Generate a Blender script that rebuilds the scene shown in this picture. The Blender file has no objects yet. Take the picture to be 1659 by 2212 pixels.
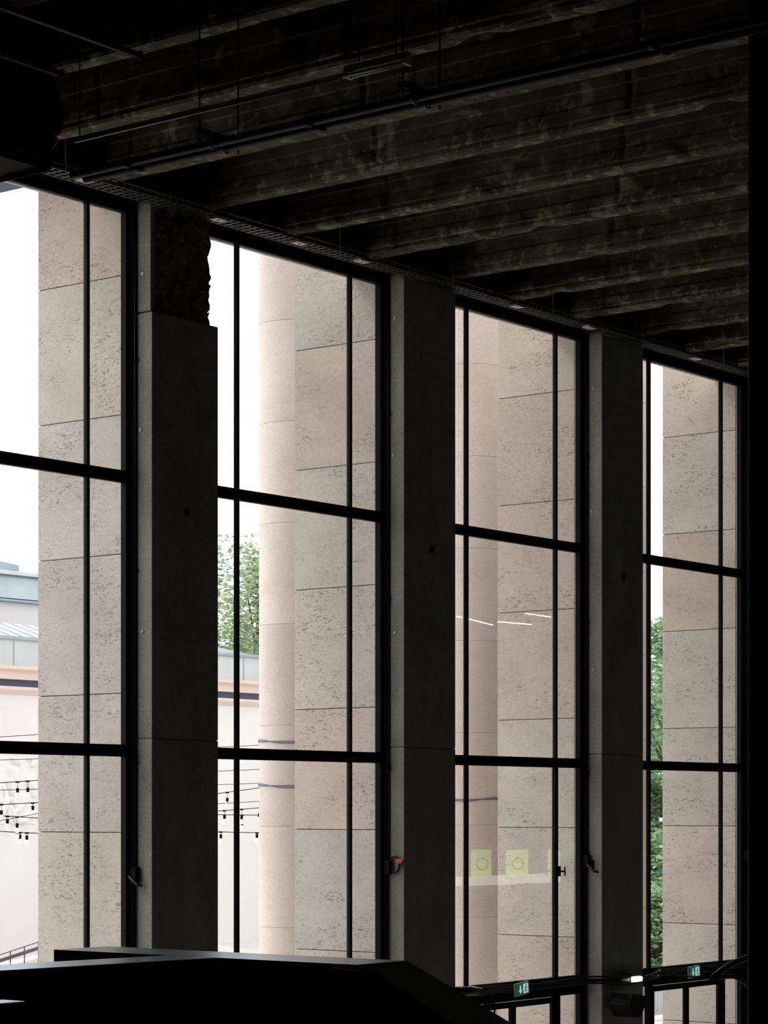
import bpy, bmesh, math, random
from mathutils import Vector, noise, Matrix
random.seed(7)
# ------------------------------------------------------------------ camera
# world X runs along the window wall, Y points out through the windows, Z up; ground floor is z = 0
F, W, H = 5202.0, 1659.0, 2212.0
HOR, CX, CZ = 1750.0, 829.5, 5.0
ANG = math.atan2(4020.0, F)
C = bpy.context.scene.collection
cam_d = bpy.data.cameras.new('camera'); cam = bpy.data.objects.new('camera', cam_d); C.objects.link(cam)
cam_d.sensor_fit = 'HORIZONTAL'; cam_d.sensor_width = 36.0; cam_d.lens = F / W * 36.0
cam_d.shift_y = (HOR - H / 2) / W
cam_d.clip_end = 1000
cam.location = (0, 0, CZ); cam.rotation_euler = (math.pi / 2, 0, -(math.pi / 2 - ANG))
bpy.context.scene.camera = cam
# ------------------------------------------------------------------ sky, exposure
wd = bpy.data.worlds.new('sky'); bpy.context.scene.world = wd; wd.use_nodes = True
wn, wl = wd.node_tree.nodes, wd.node_tree.links
wn.clear()
wo = wn.new('ShaderNodeOutputWorld'); wb = wn.new('ShaderNodeBackground'); wb.inputs['Strength'].default_value = 1.9
tc = wn.new('ShaderNodeTexCoord'); nz = wn.new('ShaderNodeTexNoise'); nz.inputs['Scale'].default_value = 2.2; nz.inputs['Detail'].default_value = 5
rp = wn.new('ShaderNodeValToRGB')
rp.color_ramp.elements[0].position = .35; rp.color_ramp.elements[0].color = (.88, .94, 1.0, 1)
rp.color_ramp.elements[1].position = .65; rp.color_ramp.elements[1].color = (1.0, .99, .965, 1)
wl.new(tc.outputs['Generated'], nz.inputs['Vector']); wl.new(nz.outputs['Fac'], rp.inputs['Fac'])
wl.new(rp.outputs['Color'], wb.inputs['Color']); wl.new(wb.outputs['Background'], wo.inputs['Surface'])
sd = bpy.data.lights.new('sun', 'SUN'); sd.energy = 1.7; sd.angle = math.radians(25); sd.color = (1, .93, .86)
sun = bpy.data.objects.new('sun', sd); C.objects.link(sun)
sun.rotation_euler = Vector((.38, -.9, -1.15)).to_track_quat('-Z', 'Y').to_euler()
vs = bpy.context.scene.view_settings
vs.view_transform = 'Standard'; vs.look = 'None'; vs.gamma = 1; vs.use_curve_mapping = False; vs.exposure = 0.0
# ------------------------------------------------------------------ helpers
CA, SA = math.cos(ANG), math.sin(ANG)
def ray(x):
    t = (x - CX) / F
    return CA + SA * t, SA - CA * t
def pv(x, y, v):            # point of the plane Y = v
    a, b = ray(x); l = v / b
    return Vector((a * l, v, CZ + (HOR - y) * l / F))
def ps(x, y, s):            # point of the plane X = s
    a, b = ray(x); l = s / a
    return Vector((s, b * l, CZ + (HOR - y) * l / F))
def box(bm, x0, x1, y0, y1, z0, z1, bev=0):
    vs_ = [bm.verts.new((x, y, z)) for z in (z0, z1) for y in (y0, y1) for x in (x0, x1)]
    fs = [(0, 2, 3, 1), (4, 5, 7, 6), (0, 1, 5, 4), (2, 6, 7, 3), (0, 4, 6, 2), (1, 3, 7, 5)]
    fl = [bm.faces.new([vs_[i] for i in f]) for f in fs]
    if bev:
        es = list({e for f in fl for e in f.edges})
        bmesh.ops.bevel(bm, geom=es, offset=bev, segments=1, affect='EDGES')
    return bm
def prism(bm, pts, z0, z1, axis='z'):
    def mk(p, w):
        return {'z': (p[0], p[1], w), 'x': (w, p[0], p[1]), 'y': (p[0], w, p[1])}[axis]
    a = [bm.verts.new(mk(p, z0)) for p in pts]; b = [bm.verts.new(mk(p, z1)) for p in pts]
    n = len(pts)
    bm.faces.new(a); bm.faces.new(b[::-1])
    for i in range(n): bm.faces.new((a[i], b[i], b[(i + 1) % n], a[(i + 1) % n]))
    bmesh.ops.recalc_face_normals(bm, faces=bm.faces)
    return bm
def tube(bm, pts, r, seg=8):
    pts = [Vector(p) for p in pts]; rings = []
    for i, p in enumerate(pts):
        d = (pts[min(i + 1, len(pts) - 1)] - pts[max(i - 1, 0)]).normalized()
        up = Vector((0, 0, 1)) if abs(d.z) < .9 else Vector((1, 0, 0))
        a = d.cross(up).normalized(); b = d.cross(a).normalized()
        rr = r[i] if isinstance(r, (list, tuple)) else r
        rings.append([bm.verts.new(p + a * rr * math.cos(2 * math.pi * k / seg) + b * rr * math.sin(2 * math.pi * k / seg)) for k in range(seg)])
    for i in range(len(rings) - 1):
        for k in range(seg):
            f = bm.faces.new((rings[i][k], rings[i][(k + 1) % seg], rings[i + 1][(k + 1) % seg], rings[i + 1][k])); f.smooth = True
    bm.faces.new(rings[0][::-1]); bm.faces.new(rings[-1])
    return bm
def lathe(bm, prof, c=(0, 0, 0), seg=16, sharp=False):
    rings = []
    for r, z in prof:
        rings.append([bm.verts.new((c[0] + r * math.cos(2 * math.pi * k / seg), c[1] + r * math.sin(2 * math.pi * k / seg), c[2] + z)) for k in range(seg)])
    for i in range(len(rings) - 1):
        for k in range(seg):
            f = bm.faces.new((rings[i][k], rings[i][(k + 1) % seg], rings[i + 1][(k + 1) % seg], rings[i + 1][k])); f.smooth = True
    bm.faces.new(rings[0][::-1]); bm.faces.new(rings[-1])
    if sharp:
        for r in rings:
            for k in range(seg):
                e = bm.edges.get((r[k], r[(k + 1) % seg]))
                if e: e.smooth = False
    return bm
def obj(name, bm, mat, parent=None, loc=None):
    me = bpy.data.meshes.new(name); bm.to_mesh(me); bm.free(); me.materials.append(mat)
    o = bpy.data.objects.new(name, me); C.objects.link(o)
    if loc: o.location = loc
    if parent: o.parent = parent
    return o
def tag(o, label=None, cat=None, group=None, kind=None):
    for k, v in (('label', label), ('category', cat), ('group', group), ('kind', kind)):
        if v: o[k] = v
    return o
def empty(name, loc=(0, 0, 0), **kw):
    o = bpy.data.objects.new(name, None); C.objects.link(o); o.location = loc
    o.empty_display_size = .1
    return tag(o, **kw)
def child(name, bm, mat, parent):   # bm given in world coordinates, parent only translated
    bmesh.ops.translate(bm, verts=bm.verts, vec=-parent_world(parent))
    return obj(name, bm, mat, parent)
def parent_world(p):
    v = Vector((0, 0, 0))
    while p: v += p.location; p = p.parent
    return v
def B(): return bmesh.new()
# ------------------------------------------------------------------ materials
def mat(name, col, rough=.8, metal=0, spec=.3):
    m = bpy.data.materials.new(name); m.use_nodes = True
    b = m.node_tree.nodes['Principled BSDF']
    b.inputs['Base Color'].default_value = (*col, 1); b.inputs['Roughness'].default_value = rough
    b.inputs['Metallic'].default_value = metal; b.inputs['Specular IOR Level'].default_value = spec
    return m
class G:
    def __init__(s, name, rough=.85, spec=.25):
        s.m = bpy.data.materials.new(name); s.m.use_nodes = True; s.n = s.m.node_tree.nodes; s.l = s.m.node_tree.links
        s.b = s.n['Principled BSDF']; s.b.inputs['Roughness'].default_value = rough; s.b.inputs['Specular IOR Level'].default_value = spec
        t = s.n.new('ShaderNodeTexCoord'); oi = s.n.new('ShaderNodeObjectInfo')
        mu = s.n.new('ShaderNodeVectorMath'); mu.operation = 'SCALE'; mu.inputs[0].default_value = (31, 17, 43)
        s.l.new(oi.outputs['Random'], mu.inputs['Scale'])
        ad = s.n.new('ShaderNodeVectorMath'); ad.operation = 'ADD'
        s.l.new(t.outputs['Object'], ad.inputs[0]); s.l.new(mu.outputs[0], ad.inputs[1]); s.co = ad.outputs[0]; s.rnd = oi.outputs['Random']
    def noise(s, scale, detail=4, stretch=None, dist=0, rough=.5):
        co = s.co
        if stretch:
            mp = s.n.new('ShaderNodeMapping'); mp.inputs['Scale'].default_value = stretch; s.l.new(co, mp.inputs['Vector']); co = mp.outputs[0]
        t = s.n.new('ShaderNodeTexNoise'); t.inputs['Scale'].default_value = scale; t.inputs['Detail'].default_value = detail
        t.inputs['Distortion'].default_value = dist; t.inputs['Roughness'].default_value = rough
        s.l.new(co, t.inputs['Vector']); return t.outputs['Fac']
    def ramp(s, fac, stops):
        r = s.n.new('ShaderNodeValToRGB'); e = r.color_ramp.elements
        e[0].position, e[0].color = stops[0][0], (*stops[0][1], 1); e[1].position, e[1].color = stops[-1][0], (*stops[-1][1], 1)
        for p, c in stops[1:-1]:
            k = e.new(p); k.color = (*c, 1)
        s.l.new(fac, r.inputs['Fac']); return r.outputs['Color']
    def step(s, fac, a, b):
        m = s.n.new('ShaderNodeMapRange'); m.inputs['From Min'].default_value = a; m.inputs['From Max'].default_value = b
        s.l.new(fac, m.inputs['Value']); return m.outputs[0]
    def zstep(s, a, b):
        t = s.n.new('ShaderNodeTexCoord'); x = s.n.new('ShaderNodeSeparateXYZ'); s.l.new(t.outputs['Object'], x.inputs[0]); return s.step(x.outputs['Z'], a, b)
    def mul(s, a, b, op='MULTIPLY'):
        m = s.n.new('ShaderNodeMath'); m.operation = op
        for i, v in enumerate((a, b)):
            if isinstance(v, (int, float)): m.inputs[i].default_value = v
            else: s.l.new(v, m.inputs[i])
        return m.outputs[0]
    def mix(s, fac, a, b, mode='MIX'):
        m = s.n.new('ShaderNodeMix'); m.data_type = 'RGBA'; m.blend_type = mode
        for sock, v in ((m.inputs[0], fac), (m.inputs[6], a), (m.inputs[7], b)):
            if isinstance(v, tuple): sock.default_value = (*v, 1)
            elif isinstance(v, (int, float)): sock.default_value = v
            else: s.l.new(v, sock)
        return m.outputs[2]
    def done(s, col, bump=None, strength=.3, dist=.01):
        s.l.new(col, s.b.inputs['Base Color'])
        if bump is not None:
            b = s.n.new('ShaderNodeBump'); b.inputs['Strength'].default_value = strength; b.inputs['Distance'].default_value = dist
            s.l.new(bump, b.inputs['Height']); s.l.new(b.outputs[0], s.b.inputs['Normal'])
        return s.m
def travertine(name, c0, c1, fleck=1.0):
    g = G(name, .8)
    base = g.ramp(g.noise(.9, 6, (1, 1, 1.3), .6), [(.3, c0), (.7, c1)])
    tint = g.ramp(g.rnd, [(0, (.90, .91, .93)), (.5, (1, .985, .97)), (1, (.98, .93, .89))])
    base = g.mix(1, base, tint, 'MULTIPLY')
    fine = g.ramp(g.noise(24, 5, (1, 1, 1.6)), [(.3, (.87, .865, .86)), (.65, (1.03, 1.03, 1.03))])
    base = g.mix(.8, base, fine, 'MULTIPLY')
    # pits: short dark worm-like flecks, mostly flat, gathered in beds
    a = g.step(g.noise(9, 3, (1, 1, 3.2), 1.6, .6), .435, .385)
    area = g.step(g.noise(1.3, 3, (1, 1, 1.8), .4), .44, .60)
    p = g.mul(a, area)
    b = g.mul(g.step(g.noise(26, 2, (1, 1, 2.8), .8), .385, .33), g.step(g.noise(2.1, 2), .42, .58))
    pits = g.mul(p, b, 'MAXIMUM')
    vein = g.step(g.noise(3.4, 5, (.6, .6, 1.6), 2.2, .7), .42, .34)
    base = g.mix(g.mul(vein, .16 * fleck), base, (.30, .25, .20))
    col = g.mix(g.mul(pits, .62 * fleck), base, (.16, .13, .11))
    return g.done(col, g.mul(1, pits, 'SUBTRACT'), .4, .01)
M = {}
M['travertine'] = travertine('travertine', (.62, .56, .505), (.735, .675, .615))
M['column'] = travertine('column_stone', (.72, .625, .575), (.80, .715, .665), .10)
def concrete(name, c, v=.35, stain=0, streak=False):
    g = G(name, .95, .1)
    lo = tuple(x * (1 - v) for x in c); hi = tuple(x * (1 + v) for x in c)
    col = g.ramp(g.noise(2.2, 7, (1, 1, .5) if streak else None, .5), [(.3, lo), (.7, hi)])
    sp = g.noise(38, 4)
    col = g.mix(.5, col, g.ramp(sp, [(.3, (.6, .6, .6)), (.7, (1.3, 1.3, 1.3))]), 'MULTIPLY')
    if stain:
        n1 = g.step(g.noise(2.6, 5, (1, 1, 1.2), .4, .6), .60, .66); n4 = g.mul(g.step(g.noise(6.5, 5, (1, 1, 1), .25, .68), .54, .62), g.zstep(12.12, 11.8)); n1 = g.mul(n1, n4, 'MAXIMUM'); col = g.mix(g.mul(n1, stain), col, tuple(min(1, x * 3.6) for x in c))
        n2 = g.step(g.noise(1.4, 5, (1, .6, 1), .6, .65), .60, .70); col = g.mix(g.mul(n2, .85), col, (c[0] * .35, c[1] * .28, c[2] * .2))
        n3 = g.step(g.noise(1.1, 4, (1.3, .5, 1), .2), .70, .74); col = g.mix(g.mul(n3, .7), col, (c[0] * 1.5, c[1] * .45, c[2] * .25))
    return g.done(col, sp, .35, .01)
M['beam'] = concrete('grimy_concrete', (.135, .122, .09), .45, .7)
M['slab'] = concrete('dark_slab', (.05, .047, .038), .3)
M['pillar_in'] = concrete('pillar_concrete', (.36, .36, .32), .16, 0, True)
M['rubble'] = concrete('broken_core', (.16, .14, .11), .5, .5)
M['room'] = concrete('room_plaster', (.30, .29, .26), .25)
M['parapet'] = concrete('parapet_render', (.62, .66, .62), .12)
M['stone_cap'] = mat('parapet_cap_stone', (.33, .42, .58), .24, .85, .5)
M['frame'] = mat('black_steel', (.004, .0045, .007), .6, 0, .12)
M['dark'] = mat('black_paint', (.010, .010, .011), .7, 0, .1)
M['cable'] = mat('black_rubber', (.015, .015, .017), .45)
M['metal'] = mat('galvanised', (.24, .24, .22), .4, .9)
M['pipe'] = mat('dull_pipe', (.03, .03, .03), .6, 0, .2)
M['white'] = mat('white_enamel_and_sheen', (.7, .7, .66), .35)
M['orange'] = mat('orange_plastic', (.8, .16, .03), .5)
M['plug_white'] = mat('white_plastic', (.75, .75, .72), .4)
M['bgwall'] = (lambda g: g.done(g.ramp(g.noise(.35, 5, (1, 1, .5)), [(.3, (.74, .69, .685)), (.7, (.80, .765, .76))])))(G('far_render'))
M['cornice'] = mat('pink_stone', (.72, .57, .50), .8)
M['dark_blue'] = mat('dark_blue_tone', (.085, .105, .17), .6)  # even dark blue for the far band and the beam underside
M['strap'] = mat('strap_blue', (.14, .17, .24), .6)
M['zinc'] = (lambda g: g.done(g.ramp(g.noise(.9, 6, (1, 1, .3)), [(.3, (.30, .365, .40)), (.7, (.38, .44, .47))])))(G('zinc_roof', .6))
M['zinc_pale'] = (lambda g: g.done(g.ramp(g.noise(.8, 6, (1, 1, .4)), [(.3, (.52, .555, .57)), (.7, (.62, .65, .66))])))(G('pale_parapet', .8))
M['relief'] = mat('relief_marble', (.80, .765, .755), .7)
M['ground'] = (lambda g: g.done(g.ramp(g.noise(.6, 6), [(.3, (.60, .58, .55)), (.7, (.70, .68, .65))])))(G('pale_paving', .9))
M['bark'] = mat('bark', (.10, .075, .05), .9)
M['purple'] = mat('dark_railing', (.12, .08, .11), .5)
M['cream'] = mat('cream_coping', (.85, .82, .74), .8)
def leafm(name, stops):
    m = bpy.data.materials.new(name); m.use_nodes = True; n, l = m.node_tree.nodes, m.node_tree.links
    b = n['Principled BSDF']; b.inputs['Roughness'].default_value = .45
    g = n.new('ShaderNodeNewGeometry'); r = n.new('ShaderNodeValToRGB'); e = r.color_ramp.elements
    e[0].color = (*stops[0], 1); e[1].color = (*stops[2], 1); k = e.new(.55); k.color = (*stops[1], 1)
    l.new(g.outputs['Random Per Island'], r.inputs['Fac']); l.new(r.outputs['Color'], b.inputs['Base Color'])
    tr = n.new('ShaderNodeBsdfTranslucent'); l.new(r.outputs['Color'], tr.inputs['Color'])
    mx = n.new('ShaderNodeMixShader'); mx.inputs[0].default_value = .4
    l.new(b.outputs[0], mx.inputs[1]); l.new(tr.outputs[0], mx.inputs[2]); l.new(mx.outputs[0], n['Material Output'].inputs['Surface'])
    return m
M['leaf'] = leafm('plane_leaves', [(.20, .32, .22), (.33, .45, .27), (.60, .62, .34)])
M['leaf2'] = leafm('green_leaves', [(.18, .34, .24), (.32, .52, .30), (.68, .72, .42)])
def glassm():
    m = bpy.data.materials.new('window_glass'); m.use_nodes = True; n, l = m.node_tree.nodes, m.node_tree.links
    n.remove(n['Principled BSDF'])
    tr = n.new('ShaderNodeBsdfTransparent'); tr.inputs[0].default_value = (.985, .99, .985, 1)
    gl = n.new('ShaderNodeBsdfGlossy'); gl.inputs['Roughness'].default_value = .004
    lw = n.new('ShaderNodeLayerWeight'); lw.inputs['Blend'].default_value = .5
    p = n.new('ShaderNodeMath'); p.operation = 'POWER'; l.new(lw.outputs['Facing'], p.inputs[0]); p.inputs[1].default_value = 5
    q = n.new('ShaderNodeMath'); q.operation = 'MULTIPLY_ADD'; l.new(p.outputs[0], q.inputs[0]); q.inputs[1].default_value = .96; q.inputs[2].default_value = .04
    mx = n.new('ShaderNodeMixShader'); l.new(q.outputs[0], mx.inputs[0]); l.new(tr.outputs[0], mx.inputs[1]); l.new(gl.outputs[0], mx.inputs[2])
    l.new(mx.outputs[0], n['Material Output'].inputs['Surface'])
    return m
M['glass'] = glassm()
def emit(name, col, st, base=(.5, .5, .5)):
    m = mat(name, base, .5); b = m.node_tree.nodes['Principled BSDF']
    b.inputs['Emission Color'].default_value = (*col, 1); b.inputs['Emission Strength'].default_value = st
    return m
M['lamp'] = emit('lamp_on', (.9, .93, 1), 2.2)
M['tube_on'] = emit('lit_tube', (1, .97, .9), 14)
M['sign_green'] = emit('sign_green', (.03, .22, .15), .30, (.03, .2, .12))
M['sign_white'] = emit('sign_white', (.62, .85, .88), .62)
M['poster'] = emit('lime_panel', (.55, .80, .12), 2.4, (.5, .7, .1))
M['poster_ink'] = mat('poster_ink', (.35, .12, .03), .6)
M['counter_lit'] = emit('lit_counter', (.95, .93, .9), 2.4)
M['bulb'] = emit('frosted_bulb', (1, .98, .93), .55, (.85, .85, .82))
# ------------------------------------------------------------------ dimensions
D = 18.0; BAY = 4.53; PW = 1.08; VOUT = 19.76; VG = 18.35
FACE = [14.64 + BAY * i for i in range(7)]      # left faces of pillars 0..6
ZH = CZ + 6.52                                  # underside of the window heads
ZSL = CZ + 7.62                                 # ceiling slab
# ------------------------------------------------------------------ room shell
def struct(name, bm, m): return tag(obj(name, bm, m), kind='structure')
struct('floor', box(B(), -9, 62, -9, 18.2, -.25, 0), M['room'])
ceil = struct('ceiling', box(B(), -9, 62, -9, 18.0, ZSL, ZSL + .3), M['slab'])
struct('wall_back', box(B(), -9, 62, -9.3, -9, 0, ZSL + .3), M['room'])
struct('wall_left', box(B(), -9.3, -9, -9, 18.5, 0, ZSL + .3), M['room'])
struct('wall_right', box(B(), 62, 62.3, -9, 18.5, 0, ZSL + .3), M['room'])
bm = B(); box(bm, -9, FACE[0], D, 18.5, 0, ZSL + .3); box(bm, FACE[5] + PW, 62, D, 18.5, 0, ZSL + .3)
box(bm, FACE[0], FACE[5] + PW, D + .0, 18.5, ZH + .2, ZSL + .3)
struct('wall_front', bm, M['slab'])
struct('floor_outside', box(B(), -120, 400, 18.5, 330, -.3, 0), M['ground'])
# mezzanine the photographer stands on
mz = [(-9, -9), (7.3, -9), (7.3, 6.5), (-9, 8.8)]
struct('floor_mezzanine', prism(B(), mz, 3.15, 3.4), M['room'])
# ------------------------------------------------------------------ ceiling beams (parts of the ceiling)
def beam(s1, k):
    w = .22; s0 = s1 - w; zb = CZ + 6.70
    v0, v1 = 3.0, 18.0
    n = int((v1 - v0) / .06)
    prof = [(0, ZSL - zb), (0, .50), (-.012, .47), (-.012, .36), (.010, .345), (.006, .22), (-.01, .19), (-.018, .12), (-.018, .085), (.004, .07), (0, .03),
            (.02, 0), (.07, -.004), (.12, -.002), (.17, -.004), (w - .02, 0), (w, .03), (w + .012, .12), (w, .2), (w, ZSL - zb)]
    bm = B(); rows = []
    for i in range(n + 1):
        y = v0 + (v1 - v0) * i / n; r = []
        for j, (a, b) in enumerate(prof):
            x, z = s0 + a, zb + b
            if b < .4:
                q = Vector((x * 3, y * 2.1, z * 4 + k * 9))
                e = noise.noise(q * 1.0) * .014 + noise.noise(q * 3.7) * .008
                chip = max(0, noise.noise(Vector((k * 5.1, y * 1.7, j * .12))) - .28) * .16
                side = 1 if a > w / 2 else -1
                if b < .15: x -= side * (e + chip); z += abs(e) * .4 + (chip * .8 if b < .05 else 0)
                else: x -= side * e
            if j < 10 and i % 52 == (k * 17) % 52: x += .02
            r.append(bm.verts.new((x, y, z)))
        rows.append(r)
    for i in range(n):
        for j in range(len(prof) - 1):
            bm.faces.new((rows[i][j], rows[i][j + 1], rows[i + 1][j + 1], rows[i + 1][j]))
    bm.faces.new(rows[0]); bm.faces.new(rows[-1][::-1])
    bmesh.ops.recalc_face_normals(bm, faces=bm.faces)
    obj('ceiling_beam', bm, M['beam'], ceil)
SB = 1.118 * D; DS = .0838 * D
for k in range(-6, 12): beam(SB + DS * k, k)
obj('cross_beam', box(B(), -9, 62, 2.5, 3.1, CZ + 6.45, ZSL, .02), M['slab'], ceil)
# ------------------------------------------------------------------ pillars
JZ = [CZ - .246 + 1.53 * k for k in range(-3, 8)]
def rough_box(x0, x1, y0, y1, z0, z1, amp, seed, st=.07):
    bm = B(); box(bm, x0, x1, y0, y1, z0, z1)
    for ax, lo, hi in ((0, x0, x1), (1, y0, y1), (2, z0, z1)):
        n = max(1, int((hi - lo) / st)); no = Vector([1 if a == ax else 0 for a in range(3)])
        for i in range(1, n):
            co = Vector((0, 0, 0)); co[ax] = lo + (hi - lo) * i / n
            bmesh.ops.bisect_plane(bm, geom=bm.verts[:] + bm.edges[:] + bm.faces[:], plane_co=co, plane_no=no)
    c = Vector(((x0 + x1) / 2, (y0 + y1) / 2, (z0 + z1) / 2))
    for v in bm.verts:
        p = v.co + Vector((seed, seed * 2, 0)); d = Vector((v.co.x - c.x, v.co.y - c.y, 0)).normalized()
        e = noise.noise(p * 2.6) * .5 + noise.noise(p * 7) * .45 + noise.noise(p * 17) * .25
        v.co += d * e * amp
        v.co.z += noise.noise(p * 9 + Vector((5, 5, 5))) * amp * .3
    return bm
pl_lab = ['grey concrete pillar left of the leftmost window', 'wide pillar with its top cladding broken away, between first and second windows',
          'smooth dark pillar between second and third windows, cable coil on its side', 'dark pillar above the small lit lamp, between third and fourth windows',
          'pillar at far right edge of the fourth window', 'pillar past the fourth window, behind the black foreground column']
for i in range(6):
    s0 = FACE[i]; s1 = s0 + PW
    p = empty('pillar', (s0 + PW / 2, 18.9, 0), label=pl_lab[i], cat='pillar')
    # interior part: grey concrete cladding, in lengths divided by a fine joint
    zs = [0, CZ + .78, CZ + 5.425, ZH + .12] if i == 1 else [0, CZ + .78, ZH + .12]
    for a, b in zip(zs[:-1], zs[1:]):
        if i == 1 and a > 9:
            child('reveal_slab', box(B(), s0, s0 + .07, D + .02, 18.44, a + .012, b, .006), M['pillar_in'], p)
            o = child('broken_core', rough_box(s0 + .071, s1 - .085, D + .06, 18.44, a - .01, ZH + .3, .11, 3.3, .05), M['rubble'], p)
            tag(o, label='rough broken concrete where the cladding is missing')
            bm = B()
            for q in range(46):     # lumps of mortar and brick along the broken edge
                z = a + random.random() * (b - a); ee = random.choice((0, 1, 1))
                x = s1 - .10 + random.uniform(-.03, .035) if ee else random.uniform(s0 + .15, s1 - .2)
                y = random.uniform(D + .06, 18.3) if ee else D + .05
                m_ = Matrix.Translation((x, y, z)) @ Matrix.Rotation(random.random() * 3, 4, (random.random(), random.random(), 1)) @ Matrix.Diagonal((random.uniform(.5, 1.3), random.uniform(.5, 1), random.uniform(.6, 2), 1))
                bmesh.ops.create_icosphere(bm, subdivisions=1, radius=.035, matrix=m_)
            o = child('mortar_lumps', bm, M['rubble'], p); tag(o, kind='stuff')
        else:
            child('core', box(B(), s0 + .012, s1 - .012, D + .012, 18.44, a, (ZH + .3 if b > ZH else b + (-.3 if i == 1 and b > 9 else 0))), M['rubble'], p) if a == 0 or not i == 1 else child('core', box(B(), s0 + .012, s1 - .012, D + .012, 18.44, a, b - .3), M['rubble'], p)
            child('cladding', box(B(), s0, s1, D, 18.45, a + (.004 if a else 0), b - .004, .006), M['pillar_in'], p)
    # outer part: one travertine block per course
    child('outer_core', box(B(), s0 + .02, s1 - .02, 18.46, VOUT - .02, 0, CZ + 9.58), M['rubble'], p)
    z = [0] + [j for j in JZ if .3 < j < CZ + 9.6] + [CZ + 9.6]
    for a, b in zip(z[:-1], z[1:]):
        child('stone_block', box(B(), s0 - .003, s1 + .003, 18.452, VOUT, a + .005, b - .005, .004), M['travertine'], p)
    if i in (1, 2, 3):
        q = pv([0, 403, 932, 1347][i], [0, 1108, 1187, 1247][i], D)
        child('socket_plate', box(B(), q.x - .035, q.x + .035, D - .012, D - .001, q.z - .045, q.z + .045, .003), M['dark'], p)
    # small fixing discs on the reveal
    for q in range(3 if i else 0):
        zz = CZ + [6.1, 4.4, 2.2][q] - .25 * (i % 2)
        bm = B(); bmesh.ops.create_cone(bm, cap_ends=True, segments=10, radius1=.02, radius2=.016, depth=.008,
            matrix=Matrix.Translation((s0 - .005, D + .14 + .03 * (q % 2), zz)) @ Matrix.Rotation(math.pi / 2, 4, 'Y'))
        child('filler_patch', bm, M['plug_white'] if q == 3 else M['metal'], p)
# ------------------------------------------------------------------ windows
ZT = [CZ - 2.28, CZ + .78 - .0, CZ + 3.63]      # sill above the doors, lower transom, upper transom (tops computed below)
zt1 = pv(815, 1637, VG).z; zt2 = pv(650, 1091, VG).z
def window(i):
    f = FACE[i]; l = f - BAY + PW                # opening from l to f
    w = empty('window_%d' % i, ((l + f) / 2, VG, 0), kind='structure')
    fy0, fy1 = 18.29, 18.372
    bm = B(); box(bm, f - .104, f, fy0, fy1, 0, ZH + .2, .004); child('jamb', bm, M['frame'], w)
    child('jamb', box(B(), l, l + .12, fy0, fy1, 0, ZH + .2, .004), M['frame'], w)
    child('jamb_bead', box(B(), f - .05, f - .008, fy0 - .05, fy0 - .001, 0, ZH + .1, .004), M['frame'], w)
    child('head', box(B(), l + .121, f - .105, fy0, fy1, ZH, ZH + .2, .004), M['frame'], w)
    child('head_flashing', box(B(), l, f, D + .02, fy0 - .01, ZH + .12, ZH + .19, .004), M['frame'], w)
    sill = CZ - 2.29
    th = .066
    tr = [(sill - .26, sill), (zt1 - th, zt1 + th), (zt2 - th, zt2 + th)]
    for a, b in tr: child('transom', box(B(), l + .121, f - .105, fy0 + .01, fy1 - .001, a, b, .004), M['frame'], w)
    cols = [l + .12, f - 2.75, f - .66, f - .104]
    rows = [sill, zt1 - th, zt1 + th, zt2 - th, zt2 + th, ZH]
    for r in range(3):
        a, b = rows[2 * r], rows[2 * r + 1]
        for x in cols[1:3]:
            hw = .022
            if i == 3 and r == 0 and x > f - 1: hw = .036
            child('mullion', box(B(), x - hw, x + hw, fy0 + .02, fy1 - .004, a, b, .003), M['frame'], w)
        for c in range(3):
            x0 = cols[c] + (0 if c == 0 else .023); x1 = cols[c + 1] - (.023 if c < 2 else 0)
            if i == 3 and r == 0 and c >= 1: x0, x1 = (x0, x1 - .014) if c == 1 else (x0 + .014, x1)
            child('pane', box(B(), x0, x1, VG - .004, VG + .004, a + .001, b - .001), M['glass'], w)
    # doors below the sill
    dz = sill - .26
    for x in cols[1:3]: child('door_post', box(B(), x - .06, x + .06, fy0, fy1, 0, dz, .004), M['frame'], w)
    for a, b, nm in ((cols[0], cols[1] - .06, 'side_light'), (cols[2] + .06, cols[3], 'side_light')):
        child(nm, box(B(), a, b, VG - .004, VG + .004, .08, dz - .001), M['glass'], w)
        child('bottom_rail', box(B(), a, b, fy0 + .02, fy1 - .02, 0, .08), M['frame'], w)
    mid = (cols[1] + cols[2]) / 2
    for a, b, sg in ((cols[1] + .062, mid - .003, 1), (mid + .003, cols[2] - .062, -1)):
        bm = B()
        for q in ((a, a + .06, .01, dz - .01), (b - .06, b, .01, dz - .01)): box(bm, q[0], q[1], fy0 + .02, fy1 - .02, q[2], q[3], .003)
        box(bm, a + .06, b - .06, fy0 + .02, fy1 - .02, .01, .2); box(bm, a + .06, b - .06, fy0 + .02, fy1 - .02, dz - .09, dz - .01)
        d = child('door_leaf', bm, M['frame'], w)
        obj('door_pane', box(B(), a + .06, b - .06, VG - .004, VG + .004, .2, dz - .09), M['glass'], d).location = (0, 0, 0)
        for ch in d.children: ch.matrix_parent_inverse.identity(); ch.location = -parent_world(w)
        hx = mid - sg * .035
        h = obj('door_handle', tube(B(), [(hx, fy0 + .02, .95), (hx, fy0 - .04, .95), (hx, fy0 - .04, 1.25), (hx, fy0 + .02, 1.25)], .012), M['metal'], d)
        h.location = -parent_world(w)
    return w
wins = {i: window(i) for i in range(1, 6)}
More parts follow.
